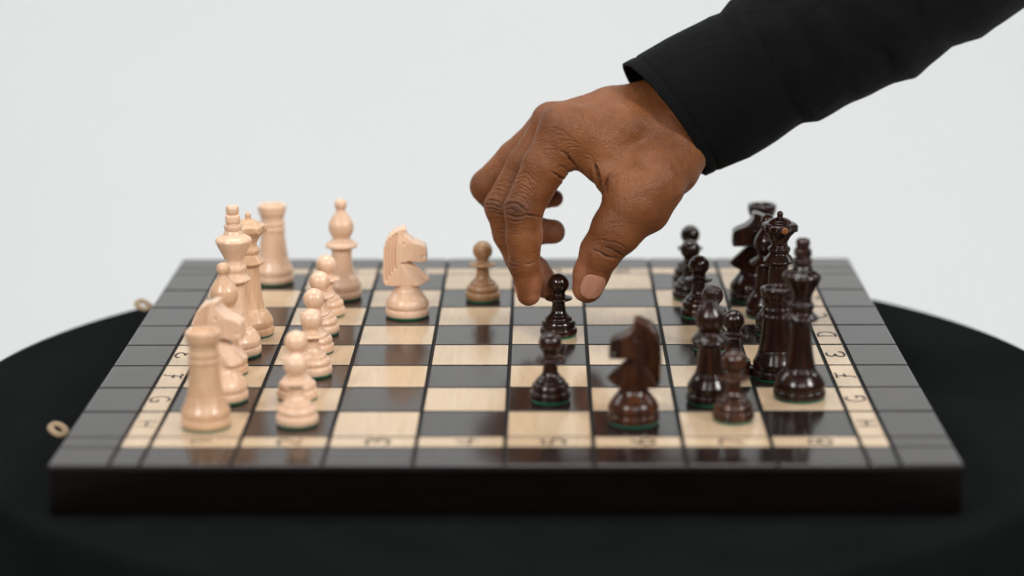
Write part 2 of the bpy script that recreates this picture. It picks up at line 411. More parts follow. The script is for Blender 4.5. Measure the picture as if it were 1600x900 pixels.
# ------------------------------------------------------------------ signed distance fields -> mesh
def surface_nets(F, origin, h):
    S = F < 0
    nx, ny, nz = F.shape
    c = [S[i:nx-1+i, j:ny-1+j, k:nz-1+k] for i in (0, 1) for j in (0, 1) for k in (0, 1)]
    cnt = sum(x.astype(np.int8) for x in c)
    act = (cnt > 0) & (cnt < 8)
    idx = -np.ones(act.shape, np.int64); I, J, K = np.nonzero(act); idx[I, J, K] = np.arange(len(I))
    corner = {(i, j, k): F[I+i, J+j, K+k] for i in (0, 1) for j in (0, 1) for k in (0, 1)}
    P = np.zeros((len(I), 3)); W = np.zeros(len(I))
    for a in ((0, 0, 0), (0, 1, 0), (0, 0, 1), (0, 1, 1), (1, 0, 0), (1, 1, 0), (1, 0, 1), (1, 1, 1)):
        for ax in range(3):
            if a[ax] == 1: continue
            b_ = list(a); b_[ax] = 1; b_ = tuple(b_)
            fa, fb = corner[a], corner[b_]
            mk = (fa < 0) != (fb < 0)
            t = np.where(mk, fa/np.where(mk, fa-fb, 1), 0)
            for q in range(3):
                P[:, q] += np.where(mk, a[q]+(t if q == ax else 0), 0)
            W += mk
    P /= W[:, None]
    P += np.stack([I, J, K], 1); P = P*h+np.array(origin)
    faces = []
    for ax in range(3):
        o1, o2 = [(1, 2), (2, 0), (0, 1)][ax]
        sl = [slice(None)]*3; sl2 = [slice(None)]*3; sl[ax] = slice(0, -1); sl2[ax] = slice(1, None)
        A = S[tuple(sl)]; B = S[tuple(sl2)]
        for flip, mk in ((False, A & ~B), (True, ~A & B)):
            g = np.array(np.nonzero(mk))
            ok = (g[o1] > 0) & (g[o2] > 0) & (g[o1] < F.shape[o1]-1) & (g[o2] < F.shape[o2]-1)
            g = g[:, ok]
            def cell(d1, d2):
                q = g.copy(); q[o1] -= d1; q[o2] -= d2
                return idx[q[0], q[1], q[2]]
            quad = np.stack([cell(1, 1), cell(0, 1), cell(0, 0), cell(1, 0)], 1)
            if flip: quad = quad[:, ::-1]
            faces.append(quad)
    return P, np.concatenate(faces)
def np_mesh(name, P, Q, mat, parent=None):
    me = bpy.data.meshes.new(name)
    me.vertices.add(len(P)); me.vertices.foreach_set('co', np.ascontiguousarray(P, np.float32).ravel())
    me.loops.add(Q.size); me.loops.foreach_set('vertex_index', np.ascontiguousarray(Q, np.int32).ravel())
    me.polygons.add(len(Q)); me.polygons.foreach_set('loop_start', np.arange(0, Q.size, 4, dtype=np.int32))
    me.polygons.foreach_set('use_smooth', np.ones(len(Q), bool))
    me.materials.append(mat); me.update(calc_edges=True); me.validate()
    return link(name, me, parent)
def smin(a, b, k):
    h = np.clip(.5+.5*(b-a)/k, 0, 1)
    return b*(1-h)+a*h-k*h*(1-h)
def relax(P, Q, it=2, lam=.5):
    n = len(P)
    E = np.concatenate([Q[:, [0, 1]], Q[:, [1, 2]], Q[:, [2, 3]], Q[:, [3, 0]]]); E = np.concatenate([E, E[:, ::-1]])
    deg = np.bincount(E[:, 0], minlength=n)[:, None]
    for _ in range(it):
        S_ = np.stack([np.bincount(E[:, 0], weights=P[E[:, 1], a], minlength=n) for a in range(3)], 1)
        P = P+lam*(S_/np.maximum(deg, 1)-P)
    return P

# ------------------------------------------------------------------ chess pieces
PAWN = [(.8, 9.3), (1.2, 9.7), (2.7, 9.9), (4.3, 9.5), (4.8, 8.7), (5.3, 8.6), (5.9, 8.95), (7.0, 9.0), (8.2, 8.4), (8.7, 7.3), (9.2, 7.2), (9.9, 7.0), (10.8, 6.2), (11.2, 5.4), (11.7, 5.3), (12.4, 4.5), (14, 3.75), (17.3, 3.4), (18.6, 3.8), (19.2, 5.6), (19.7, 7.1), (20.3, 7.3), (20.8, 6.7), (21.6, 4.2), (22.3, 3.5)]+ball(28.0, 5.55, 10, -50)
BASE = lambda R: [(.8, R-.6), (1.2, R-.15), (2.6, R), (4.0, R-.3), (4.5, R-.9), (5.0, R-.9), (5.7, R-.45), (8.0, R-.5), (10.0, R-1.5)]
KING = BASE(12.7)+[(12.4, 9.6), (13.6, 8.4), (14.4, 8.1), (14.8, 7.7), (18, 6.9), (24, 5.9), (31, 5.2), (36.6, 5.0), (37.6, 5.6), (38.3, 7.5), (39.3, 8.2), (40.2, 7.9), (41.2, 6.6), (42.0, 5.9), (43.4, 5.6), (44.0, 5.9), (45.2, 6.2), (46.4, 5.9), (47.0, 5.2), (48.4, 4.8), (49.6, 4.7), (52, 5.7), (56, 7.8), (58.6, 9.0), (59.8, 9.3), (61, 8.7), (62.2, 6.7), (62.9, 5.2), (63.6, 4.9), (64.6, 4.5), (65.0, 4.2)]
QUEEN = BASE(12.2)+[(12.4, 9.2), (13.4, 8.2), (14.2, 7.9), (14.6, 7.5), (18, 6.8), (24, 5.9), (31, 5.4), (37.0, 5.2), (38.0, 6.6), (38.8, 8.0), (39.6, 8.2), (40.4, 7.6), (42.2, 6.2), (43.4, 5.2), (44.0, 5.2), (44.8, 5.8), (46.2, 5.9), (47.0, 5.2), (47.8, 4.4), (50, 4.5), (52.6, 5.9), (54.6, 7.6), (56.2, 9.1), (58.6, 9.3), (59.5, 8.4), (60.0, 6.3), (61.3, 5.2), (62.2, 3.2), (62.7, 1.7), (63.2, 1.5), (64.2, 1.7), (65.2, 1.45), (65.9, .8), (66.1, .05)]
BISHOP = BASE(11)+[(12.0, 8.4), (13.2, 7.4), (13.9, 7.2), (14.3, 6.8), (18, 6.1), (23, 5.6), (27.4, 5.7), (28.4, 6.6), (29.2, 8.6), (30.2, 9.1), (31.2, 8.5), (32.6, 6.6), (33.6, 5.2), (34.6, 4.9), (35.8, 5.5), (38, 6.7), (40.5, 7.1), (43, 6.7), (46, 5.1), (48.4, 3.5), (49.6, 2.7), (50.2, 2.6)]+ball(53.2, 3.5, 8, -45)
ROOK = BASE(11.7)+[(12.0, 9.4), (13.4, 8.9), (14.0, 9.0), (14.6, 8.6), (20, 7.8), (26, 7.2), (30.3, 6.9), (30.8, 7.4), (31.8, 7.5), (32.4, 6.9), (33.8, 6.9), (34.4, 7.3), (35.4, 7.2), (36.0, 6.7), (38.6, 6.7), (39.8, 7.3), (41.2, 7.9), (43.5, 8.2), (45.0, 8.15), (45.5, 7.8), (45.6, 6.6), (45.4, 5.9), (44.4, 5.6), (44.2, 5.3), (44.2, .05)]
KNIGHT = [(.8, 11.5), (1.2, 12.0), (2.6, 12.1), (4.0, 11.8), (4.5, 11.2), (5.0, 11.2), (5.7, 11.7), (7.2, 11.8), (9.5, 11.0), (12.0, 9.1), (14.2, 7.4), (15.6, 6.7), (17.6, 6.5), (18.2, 6.5)]

def crown_mod(r, z, a):
    if 53.5 < z < 59.7 and r > 5.5:
        w = math.sin((z-53.5)/6.2*math.pi)**.7
        r = r*(1-.09*w*(.5-.5*math.cos(6*a))**1.5)+.2*w*math.cos(6*a)
    return r, z
def rook_mod(r, z, a):
    if z > 44.1 and r > 5.5:
        if abs(math.sin(3*a)) < .16: z = min(z, 44.3)
    return r, z

def knight_head():
    poly = np.array([(-12.3, 18.6), (-11.6, 18.0), (-7, 17.6), (7, 17.6), (10.2, 18.6), (12.9, 21.0), (11.4, 22.6), (5.4, 28.0), (2.8, 30.2), (-.2, 31.6), (3.2, 31.5), (8.9, 29.9), (10.8, 30.2), (11.5, 31.4), (11.6, 34.5), (11.2, 38.8), (9.8, 40.1), (3.8, 42.5), (.9, 45.0), (-.4, 47), (.2, 49.5), (-2.8, 49.4), (-8.2, 47.1), (-11.0, 43.4), (-12.4, 39), (-12.9, 30), (-13.1, 21)], float)
    h = .42
    xs = np.arange(-15, 14.5, h); ys = np.arange(-7.6, 7.7, h); zs = np.arange(15.5, 51.6, h)
    X, Z = np.meshgrid(xs, zs, indexing='ij')
    d = np.full(X.shape, 1e9); s = np.ones(X.shape)
    for i in range(len(poly)):
        a, b_ = poly[i], poly[i-1]
        e = b_-a; wx, wz = X-a[0], Z-a[1]
        t = np.clip((wx*e[0]+wz*e[1])/(e@e), 0, 1)
        d = np.minimum(d, (wx-e[0]*t)**2+(wz-e[1]*t)**2)
        c1 = Z >= a[1]; c2 = Z < b_[1]; c3 = e[0]*wz > e[1]*wx
        s = np.where((c1 & c2 & c3) | (~c1 & ~c2 & ~c3), -s, s)
    d2 = np.sqrt(d)*s+.5
    # half thickness: slab, thinner at the muzzle, chest planed to a keel
    T = 5.9-np.clip((X-3)*.16, 0, 1.6)*(Z > 30)
    chest = ((X-1.0)*.62+(Z-31.5)*.50)      # distance past the throat-to-chest facet line
    T = T-np.where(Z < 31.0, np.clip((chest+3.6)*.95, 0, 4.0)*(X > -3), 0)
    T = T-np.clip((Z-41)*.18, 0, 1.3)
    # mane grooves
    for k in range(4):
        xa = -11.4+k*1.75; ztop = 42.6+k*1.4; zbot = 20.5+k*2.2
        xc = xa+np.clip((Z-36)*.09, 0, 2)+np.clip((30-Z)*.03, 0, 1)
        T = T-1.35*np.exp(-((X-xc)/.5)**2)*((Z > zbot) & (Z < ztop))
    T = T-1.5*np.exp(-((X+1.2)**2+(Z-41.2)**2)/.5)+.25*np.exp(-((X+1.2)**2+(Z-41.2)**2)/2.5)
    T = T-.8*np.exp(-((X-9.6)/1.3)**2-((Z-34.0)/.45)**2)
    T = T-.6*np.exp(-((X-4.5)/.5)**2)*((Z > 34) & (Z < 38))*0
    Y = ys[None, :, None]
    dy = np.abs(Y)-T[:, None, :]
    D2 = d2[:, None, :]
    F = np.minimum(np.maximum(D2, dy), 0)+np.sqrt(np.maximum(D2, 0)**2+np.maximum(dy, 0)**2)-.5
    # slot between the ears
    P, Q = surface_nets(F, (xs[0], ys[0], zs[0]), h)
    P = relax(P, Q, 1, .4); P[:, 0] *= .97; return P/1000, Q

def cut_bishop(o):
    bm = bmesh.new(); bmesh.ops.create_cube(bm, size=1)
    for v in bm.verts: v.co = Vector((v.co.x*.012, v.co.y*.03, v.co.z*.0010))
    rot = Matrix.Rotation(math.radians(-52), 4, 'Y'); 
    for v in bm.verts: v.co = rot @ v.co + Vector((-.0062, 0, .0445))
    me = bpy.data.meshes.new('cutter'); bm.to_mesh(me); bm.free(); c = link('cutter', me)
    md = o.modifiers.new('cut', 'BOOLEAN'); md.operation = 'DIFFERENCE'; md.object = c; md.solver = 'EXACT'
    dg = bpy.context.evaluated_depsgraph_get(); dg.update()
    me2 = bpy.data.meshes.new_from_object(o.evaluated_get(dg)); o.modifiers.clear(); 
    if len(me2.polygons) > 100: o.data = me2
    bpy.data.objects.remove(c)

PADR = {'pawn': 9.25, 'king': 12.0, 'queen': 11.6, 'bishop': 10.4, 'rook': 11.1, 'knight': 11.5}
def make_piece(kind):
    root = empty('chess_'+kind)
    if kind == 'pawn': vs, fs = lathe(PAWN)
    if kind == 'king': vs, fs = lathe(KING)
    if kind == 'queen': vs, fs = lathe(QUEEN, 96, crown_mod)
    if kind == 'bishop': vs, fs = lathe(BISHOP)
    if kind == 'rook': vs, fs = lathe(ROOK, 96, rook_mod)
    if kind == 'knight': vs, fs = lathe(KNIGHT)
    body = mesh_obj('knight_base' if kind == 'knight' else 'turned_body', vs, fs, M['light_wood'], root)
    if kind == 'bishop': cut_bishop(body)
    if kind == 'knight':
        P, Q = knight_head(); np_mesh('horse_head', P, Q, M['light_wood'], root)
    if kind == 'king':
        vs, fs = lathe([(64.8, 3.9), (65.3, 4.4), (66.6, 4.7), (67.8, 4.4), (68.4, 3.4), (68.8, 3.2)]); mesh_obj('finial_ring', vs, fs, M['light_wood'], root)
        def sq(r, z, a):
            return r*min(1/max(abs(math.cos(a)), .01), 1/max(abs(math.sin(a)), .01), 1.16), z
        vs, fs = lathe([(68.7, 2.7), (69.1, 3.5), (70.2, 3.8), (72.0, 3.8), (73.0, 3.5), (73.3, 2.9)], 48, sq, 3)
        mesh_obj('finial_block', vs, fs, M['light_wood'], root)
        vs, fs = lathe([(73.2, 2.4), (73.7, 3.0), (74.8, 3.4), (76.4, 3.4), (77.6, 2.9), (78.0, 1.9), (78.1, .05)]); mesh_obj('finial_knob', vs, fs, M['light_wood'], root)
    if kind == 'queen':
        for k in range(6):
            a = 2*math.pi*k/6
            vs, fs = lathe([(0, 1.7), (.7, 1.9), (1.15, 1.75), (1.3, 1.5), (1.32, .05)], 20, None, 2)
            o = mesh_obj('crown_boss', vs, fs, M['end_grain'], root)
            o.location = (.0083*math.cos(a), .0083*math.sin(a), .0572); o.rotation_euler = (0, math.radians(90), a)
            if k: pass
    r = PADR[kind]
    vs, fs = lathe([(0, r), (.75, r), (.9, r-.6)], 64, None, 1)
    mesh_obj('felt_pad', vs, fs, M['felt'], root)
    return root

variants = {}
def spawn(kind, colour, px, py, rz, label, group=None, tilt=(0, 0)):
    src = variants.get('src_'+kind)
    if src is None:
        src = variants['src_'+kind] = make_piece(kind)
        root = src; kids = [o for o in C.objects if o.parent == src]; variants['kids_'+kind] = kids; variants['data_'+kind] = [k.data for k in kids]
        first = True
    else:
        root = src.copy(); C.objects.link(root); kids = []
        for k in variants['kids_'+kind]:
            c = k.copy(); C.objects.link(c); c.parent = root; kids.append(c)
    for i, k in enumerate(kids):
        base = variants['data_'+kind][i]
        if k.name.startswith('felt_pad'): k.data = base; continue
        key = (kind, i, colour)
        if key not in variants:
            me = base.copy()
            me.materials.clear(); me.materials.append(M['end_grain'] if (colour == 'dark' and kind == 'queen' and i == 1) else M[colour+'_wood']); variants[key] = me
        k.data = variants[key]
    r = PADR[kind]/1000
    p = on_plane(px, py, .0002)
    root.location = (p.x, p.y+r, .0001)
    root.rotation_euler = (tilt[0], tilt[1], rz)
    tag(root, label, 'chess '+kind, group)
    return root
R_ = math.radians
WP, BP = 'light pawns', 'dark pawns'
spawn('pawn', 'light', 509, 498, .3, 'pale pawn farthest back of the row of six on the second file', WP)
spawn('pawn', 'light', 499, 526.5, 1.3, 'pale pawn second from the back of the row of six', WP)
spawn('pawn', 'light', 490, 556.5, 2.2, 'pale pawn third from the back, green felt showing on a cream square', WP)
spawn('pawn', 'light', 486, 592, 3.1, 'pale pawn fourth from the back, on a dark square, third nearest in the row', WP)
spawn('pawn', 'light', 462, 630, 4.4, 'pale pawn second nearest in the row, mostly hidden by the blurred nearest one', WP)
spawn('pawn', 'light', 461.5, 670.5, 5.1, 'blurred pale pawn nearest the front edge of the board', WP)
spawn('pawn', 'tan', 754, 473.5, .9, 'single tan brown pawn standing alone left of the fingertips', WP)
WR = 'light rooks'
spawn('rook', 'light', 425, 447, .4, 'pale rook in the far left corner of the board behind the queen', WR)
spawn('rook', 'honey', 317, 676, .75, 'blurred pale rook in the near left corner of the board', WR)
spawn('knight', 'light', 635, 500.5, R_(0), 'pale knight standing alone in the open facing the hand', 'light knights')
spawn('knight', 'light', 344, 634, R_(-8), 'pale knight behind the near left rook, half hidden by it', 'light knights')
spawn('bishop', 'light', 533, 471, R_(-35), 'pale bishop behind the far end of the pale pawn row', 'light bishops')
spawn('bishop', 'honey', 350, 591, R_(-50), 'pale bishop with clear slanted cut, between king and near left knight', 'light bishops')
spawn('king', 'light', 366, 562, R_(8), 'pale king with stacked finial, tallest of the left row')
spawn('queen', 'honey', 389, 530.5, R_(12), 'pale queen just behind the king, crown with small round knob')
spawn('pawn', 'dark', 1079, 446.5, 0.5, 'dark pawn farthest back of the right hand file, head highest', BP)
spawn('pawn', 'dark', 1079, 472, 1.5, 'dark pawn second from the back, in front of the farthest dark pawn', BP)
spawn('pawn', 'dark', 1093, 499, 2.5, 'dark glossy pawn third from the back with an orange rim light on its collar', BP)
spawn('pawn', 'dark', 1114, 551, 3.5, 'dark pawn hidden behind the dark bishop, green felt edge showing at left', BP)
spawn('pawn', 'dark', 1147, 594, 4.5, 'dark pawn whose head peeks out right of the dark bishop', BP)
spawn('pawn', 'brown', 1148, 664, 5.5, 'dark brown pawn at the front right on a cream square', BP)
spawn('pawn', 'dark', 860, 632.5, 0.2, 'dark pawn standing in front of the one being picked up', BP)
spawn('pawn', 'dark', 873, 530.5, 1.1, 'sharp dark pawn between thumb and fingertips on a cream square', BP)
spawn('rook', 'dark', 1191, 447, .5, 'dark rook in the far right corner behind the dark knight', 'dark rooks')
spawn('rook', 'dark', 1215, 598, .62, 'dark rook between the dark queen and the dark king', 'dark rooks')
spawn('knight', 'dark', 1176, 474, R_(180), 'dark knight in silhouette at the far right before the rook', 'dark knights')
spawn('knight', 'brown', 991, 669, R_(174), 'blurred dark knight at the front facing left', 'dark knights')
spawn('bishop', 'dark', 1199, 501, R_(150), 'dark bishop behind the dark queen, next to the far dark knight', 'dark bishops')
spawn('bishop', 'dark', 1110, 636, R_(160), 'dark bishop in front of the dark pawns, left of the dark king', 'dark bishops')
spawn('queen', 'dark', 1218, 529, R_(-78), 'dark queen with round knob and orange bosses on her crown')
spawn('king', 'dark', 1253, 631, R_(10), 'dark king with stacked finial on a cream square at the right')

# ------------------------------------------------------------------ the hand and sleeve
Y0 = on_plane(873, 530.5).y+.0094
def hp(px, py, dy): return at(px, py, Y0+dy/1000)
H_ = .00043
def build_hand():
    # bones: (px, py, depth mm, radius mm); grouped by finger
    IDX = [(885, 207, 5, 14.0), (850, 262, 1, 11.6), (818, 326, -2, 10.0), (819, 370, -2, 9.3), (819, 413, -1, 8.0), (826, 438, 0, 7.3), (826, 459, 1, 6.4)]
    MID = [(862, 192, 22, 9.3), (822, 255, 22, 9.6), (785, 322, 21, 9.4), (797, 365, 21, 9.0), (814, 404, 19, 8.2), (835, 424, 15, 7.9), (853, 445, 12.5, 7.4)]
    RNG = [(852, 207, 37, 10.5), (805, 248, 41, 9.6), (762, 291, 43, 9.2), (783, 318, 44, 8.8), (806, 345, 43, 7.6), (838, 361, 37, 7.2), (864, 362, 33, 6.6)]
    PNK = [(882, 222, 54, 9.5), (846, 248, 58, 8.4), (806, 272, 61, 7.8), (818, 290, 60, 7.2), (832, 303, 58, 6.5), (850, 309, 55, 5.6), (866, 310, 53, 4.9)]
    THM = [(1040, 240, 18, 15.0), (1016, 285, 2, 15.6), (992, 318, -5, 13.6), (965, 357, -7, 12.1), (939, 393, -7, 10.6), (924, 427, -5, 9.1), (918, 449, -4, 8.2)]
    PALM = [[(890, 207, 6, 12.6), (970, 203, 15, 14.5), (1045, 200, 28, 16.5)],
            [(864, 192, 22, 9.3), (955, 177, 30, 13.5), (1048, 168, 42, 16.0)],
            [(858, 203, 37, 10.5), (955, 180, 43, 12.5), (1050, 165, 52, 15.0)],
            [(885, 222, 53, 9.5), (960, 205, 55, 12.5), (1050, 185, 60, 14.5)],
            [(925, 236, 6, 12.0), (965, 272, 2, 11.5), (1000, 290, 2, 14.0)],
            [(960, 240, 22, 16.0), (1035, 228, 25, 16.0)],
            [(1062, 208, 27, 17.5), (1125, 166, 36, 14.0), (1230, 115, 46, 12.0)],
            [(1052, 222, 28, 14), (1120, 182, 38, 11.0), (1235, 130, 48, 10.0)],
            [(1050, 165, 46, 15.5), (1105, 137, 48, 14.0), (1220, 92, 52, 13.0)],
            [(1010, 290, 3, 13.0), (1050, 263, 16, 13.6), (1080, 212, 32, 12.5)]]
    pts = [p for ch in [IDX, MID, RNG, PNK, THM]+PALM for p in ch]
    co = np.array([list(hp(p[0], p[1], p[2])) for p in pts]); rr = np.array([p[3] for p in pts])/1000
    lo = (co-rr[:, None]).min(0)-.003; hi = (co+rr[:, None]).max(0)+.003
    hi[0] = min(hi[0], hp(1190, 150, 30).x)
    n = np.ceil((hi-lo)/H_).astype(int)+1
    ax = [lo[i]+np.arange(n[i])*H_ for i in range(3)]
    def chain(ch, k, pad):
        """field of a rounded-cone chain on the part of the grid near it"""
        c = np.array([list(hp(*p[:3])) for p in ch]); r = np.array([p[3] for p in ch])/1000
        a0 = np.maximum(((c-r[:, None]).min(0)-pad-lo)/H_, 0).astype(int); a1 = np.minimum(((c+r[:, None]).max(0)+pad-lo)/H_+2, n).astype(int)
        sl = tuple(slice(a0[i], a1[i]) for i in range(3))
        X = ax[0][sl[0]][:, None, None].astype(np.float32); Y = ax[1][sl[1]][None, :, None].astype(np.float32); Z = ax[2][sl[2]][None, None, :].astype(np.float32)
        F = None
        for i in range(len(ch)-1):
            A, B_ = c[i], c[i+1]; e = B_-A; L2 = e@e
            wx, wy, wz = X-np.float32(A[0]), Y-np.float32(A[1]), Z-np.float32(A[2])
            t = np.clip((wx*e[0]+wy*e[1]+wz*e[2])/L2, 0, 1).astype(np.float32)
            d = np.sqrt((wx-t*e[0])**2+(wy-t*e[1])**2+(wz-t*e[2])**2)-(r[i]+t*(r[i+1]-r[i])).astype(np.float32)
            F = d if F is None else smin(F, d, k)
        return sl, F
    BIG = np.float32(.05)
    palm = np.full(tuple(n), BIG, np.float32)
    for ch in PALM:
        sl, F = chain(ch, .004, .014); palm[sl] = smin(palm[sl], F, .0085)
    sl, F = chain(THM[:4], .004, .014); palm[sl] = smin(palm[sl], F, .007)
    # knuckle heads and thumb joint
    for p in [(876, 192, 4, 9.0), (858, 188, 23, 7.6), (1012, 330, -2, 10.5)]:
        sl, F = chain([p, (p[0]+2, p[1]+2, p[2], p[3])], .003, .01); palm[sl] = smin(palm[sl], F, .006)
    total = None
    parts = []
    for ch, kj, kp in ((IDX, .0022, .007), (MID, .0022, .005), (RNG, .0022, .005), (PNK, .002, .005), (THM, .003, .006)):
        sl, F = chain(ch, kj, .010)
        # dorsal knuckles on the bent joints, pads under the last phalanx
        G = palm[sl].copy(); G = smin(G, F, kp); parts.append((sl, G, F))
    total = palm.copy()
    for i, (sl, G, F) in enumerate(parts):
        # fingers stay separate from each other, fused only to the palm
        T = total[sl]
        h = np.minimum(T, G); total[sl] = smin(T, np.maximum(G, T-.004) if False else G, .0007)
    P, Q = surface_nets(total, lo, H_)
    P = relax(P, Q, 3, .5)
    # drop stray islands behind the cut: none expected
    # ---- relief: creases carved where the skin folds, on the side that faces the viewer
    R3 = np.array([_R2, _U2, _F]); Vc = P-np.array(CAM)
    q = Vc@R3.T
    px = 800+FPX*q[:, 0]/q[:, 2]; py = 450-FPX*q[:, 1]/q[:, 2]; dep = P[:, 1]
    # normals
    e1 = P[Q[:, 2]]-P[Q[:, 0]]; e2 = P[Q[:, 3]]-P[Q[:, 1]]; fn = np.cross(e1, e2)
    nr = np.zeros_like(P)
    for a in range(4):
        for b_ in range(3): nr[:, b_] += np.bincount(Q[:, a], weights=fn[:, b_], minlength=len(P))
    nr /= np.linalg.norm(nr, axis=1)[:, None]+1e-12
    # make sure normals point outward
    cen = P.mean(0)
    if ((P-cen)*nr).sum() < 0: Q = Q[:, ::-1]; nr = -nr
    front = np.clip((-nr[:, 1]+.25)/.35, 0, 1)
    disp = np.zeros(len(P)); crease = np.zeros(len(P)); pig = np.zeros(len(P)); hairy = np.zeros(len(P))
    def seg_d(a, b_):
        ex, ey = b_[0]-a[0], b_[1]-a[1]; t = np.clip(((px-a[0])*ex+(py-a[1])*ey)/(ex*ex+ey*ey), 0, 1)
        return np.hypot(px-a[0]-t*ex, py-a[1]-t*ey), t
    def smooth_line(pl):
        P_ = smooth_profile([tuple(map(float, p)) for p in pl], 3); return P_
    r_ = random.Random(3)
    def cut(pl, depth, width, dark, y0=-1, y1=1, bulge=.25):
        """carve a fold (px polyline): depth mm, half width px"""
        pl = [(p[0]+r_.uniform(-1.3, 1.3), p[1]+r_.uniform(-1.3, 1.3)) for p in pl] if depth < .3 else pl
        L = smooth_line(pl); nonlocal disp, crease
        width = max(width, 1.25); depth *= 1.5 if depth > .22 else 1.5; dark = min(.95, dark*1.6)
        xs = [p[0] for p in L]; ys = [p[1] for p in L]
        m_ = (px > min(xs)-9) & (px < max(xs)+9) & (py > min(ys)-9) & (py < max(ys)+9) & (dep > Y0+y0/1000) & (dep < Y0+y1/1000) & (front > 0)
        ii = np.nonzero(m_)[0]
        if not len(ii): return
        best = np.full(len(ii), 1e9); tt = np.zeros(len(ii)); x, y = px[ii], py[ii]
        for s in range(len(L)-1):
            a, b_ = L[s], L[s+1]; ex, ey = b_[0]-a[0], b_[1]-a[1]
            t = np.clip(((x-a[0])*ex+(y-a[1])*ey)/(ex*ex+ey*ey+1e-9), 0, 1); d = np.hypot(x-a[0]-t*ex, y-a[1]-t*ey)
            k = d < best; best = np.where(k, d, best); tt = np.where(k, (s+t)/(len(L)-1), tt)
        fade = np.sin(np.clip(tt, .02, .98)*math.pi)**.5*front[ii]
        ph = pl[0][0]*1.7+pl[0][1]*.9
        fade = fade*np.clip(.78+.45*np.sin(tt*9+ph)*np.sin(tt*17+ph*2), .2 if depth < .4 else .62, 1.1)
        g = np.exp(-(best/width)**2)*fade
        gb = np.exp(-((best-2.3*width)/(1.3*width))**2)*fade
        disp[ii] += -depth/1000*g+bulge*depth/1000*gb
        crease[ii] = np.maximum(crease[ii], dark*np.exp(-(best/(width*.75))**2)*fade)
    def blotch(x, y, rx, ry, rot, amt, y0=-30, y1=30):
        nonlocal pig
        c, s = math.cos(rot), math.sin(rot); u = (px-x)*c+(py-y)*s; v_ = -(px-x)*s+(py-y)*c
        g = np.exp(-(u/rx)**2-(v_/ry)**2)*amt*((dep > Y0+y0/1000) & (dep < Y0+y1/1000))*front
        pig = np.maximum(pig, g)
    IY = (-30, 12); MY = (8, 34)
    # index middle knuckle: bunched folds
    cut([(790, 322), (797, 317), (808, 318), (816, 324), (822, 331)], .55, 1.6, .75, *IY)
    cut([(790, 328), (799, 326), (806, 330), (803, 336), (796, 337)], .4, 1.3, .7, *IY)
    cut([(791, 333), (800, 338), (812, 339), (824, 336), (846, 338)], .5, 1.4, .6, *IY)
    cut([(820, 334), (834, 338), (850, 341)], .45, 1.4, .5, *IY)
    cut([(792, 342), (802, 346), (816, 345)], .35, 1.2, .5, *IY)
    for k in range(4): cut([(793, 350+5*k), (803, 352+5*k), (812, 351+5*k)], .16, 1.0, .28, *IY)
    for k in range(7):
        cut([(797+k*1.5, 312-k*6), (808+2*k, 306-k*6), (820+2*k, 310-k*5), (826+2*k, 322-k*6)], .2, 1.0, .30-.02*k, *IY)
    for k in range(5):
        cut([(822+k*4, 300-k*3), (826+k*3, 315-k*2), (832+k*2, 328)], .15, 1.0, .22, *IY)
    # index last joint
    cut([(793, 411), (800, 415), (812, 417)], .3, 1.3, .5, *IY)
    cut([(795, 407), (803, 410), (811, 411)], .2, 1.0, .3, *IY)
    cut([(838, 408), (828, 412), (820, 413)], .35, 1.4, .35, *IY)
    for k in range(9): cut([(793+k*.3, 364+5*k), (800, 365+5*k), (808, 364+5*k)], .1, .9, .2, *IY)
    # middle finger knuckle
    for k, (x, y) in enumerate([(760, 314), (758, 320), (760, 326), (764, 331)]):
        cut([(x, y), (x+8, y-2+k), (x+18, y+1+k), (x+24, y+6)], .4, 1.3, .6, *MY)
    for k in range(4): cut([(765+k*5, 306-k*7), (774+k*5, 303-k*7), (784+k*5, 308-k*7)], .2, 1.0, .25, *MY)
    for k in range(5): cut([(768+k*4, 340+8*k), (776+k*4, 342+8*k), (784+k*4, 341+8*k)], .15, 1.0, .2, *MY)
    # folds at the root of the index finger and in the thumb web
    cut([(902, 262), (893, 252), (884, 240), (876, 236)], .7, 1.9, .6, *(-30, 20))
    cut([(884, 287), (878, 279), (868, 272), (860, 268)], .6, 1.8, .5, *(-30, 20))
    cut([(893, 274), (884, 264), (874, 258)], .35, 1.5, .35, *(-30, 20))
    cut([(941, 304), (937, 290), (934, 276), (930, 262), (926, 252)], 1.1, 2.4, .55, *(-30, 20))
    cut([(947, 302), (946, 288), (950, 276), (958, 268)], .7, 2.0, .45, *(-30, 20))
    cut([(934, 300), (926, 284), (920, 268)], .5, 2.0, .3, *(-30, 20))
    for k in range(6): cut([(942+k*4, 300-k*2), (946+k*5, 286-k*3), (956+k*6, 274-k*3)], .18, 1.2, .18, *(-30, 20))
    for k in range(16):     # fan of fine lines over the back of the index root
        x, y = 862+k*3.5+r_.uniform(-2, 2), 198+k*3.2+r_.uniform(-2, 2)
        cut([(x-16, y+8), (x-3, y+2), (x+12, y+3), (x+26, y+10)], .13, 1.0, .16, *(-30, 20))
    for k in range(12):
        x, y = 850+k*2.5+r_.uniform(-2, 2), 222+k*4+r_.uniform(-1, 1)
        cut([(x-14, y), (x, y-3), (x+15, y+1)], .12, .9, .14, *(-30, 16))
    # thumb joint
    cut([(936, 392), (943, 398), (952, 402), (964, 403)], .6, 1.7, .7, *IY)
    cut([(924, 389), (936, 394), (948, 399)], .3, 1.4, .4, *IY)
    cut([(945, 386), (955, 389), (966, 395), (972, 399)], .45, 1.5, .6, *IY)
    cut([(950, 377), (960, 378), (970, 382), (978, 388)], .4, 1.4, .5, *IY)
    cut([(924, 375), (940, 375), (952, 378)], .25, 1.3, .3, *IY)
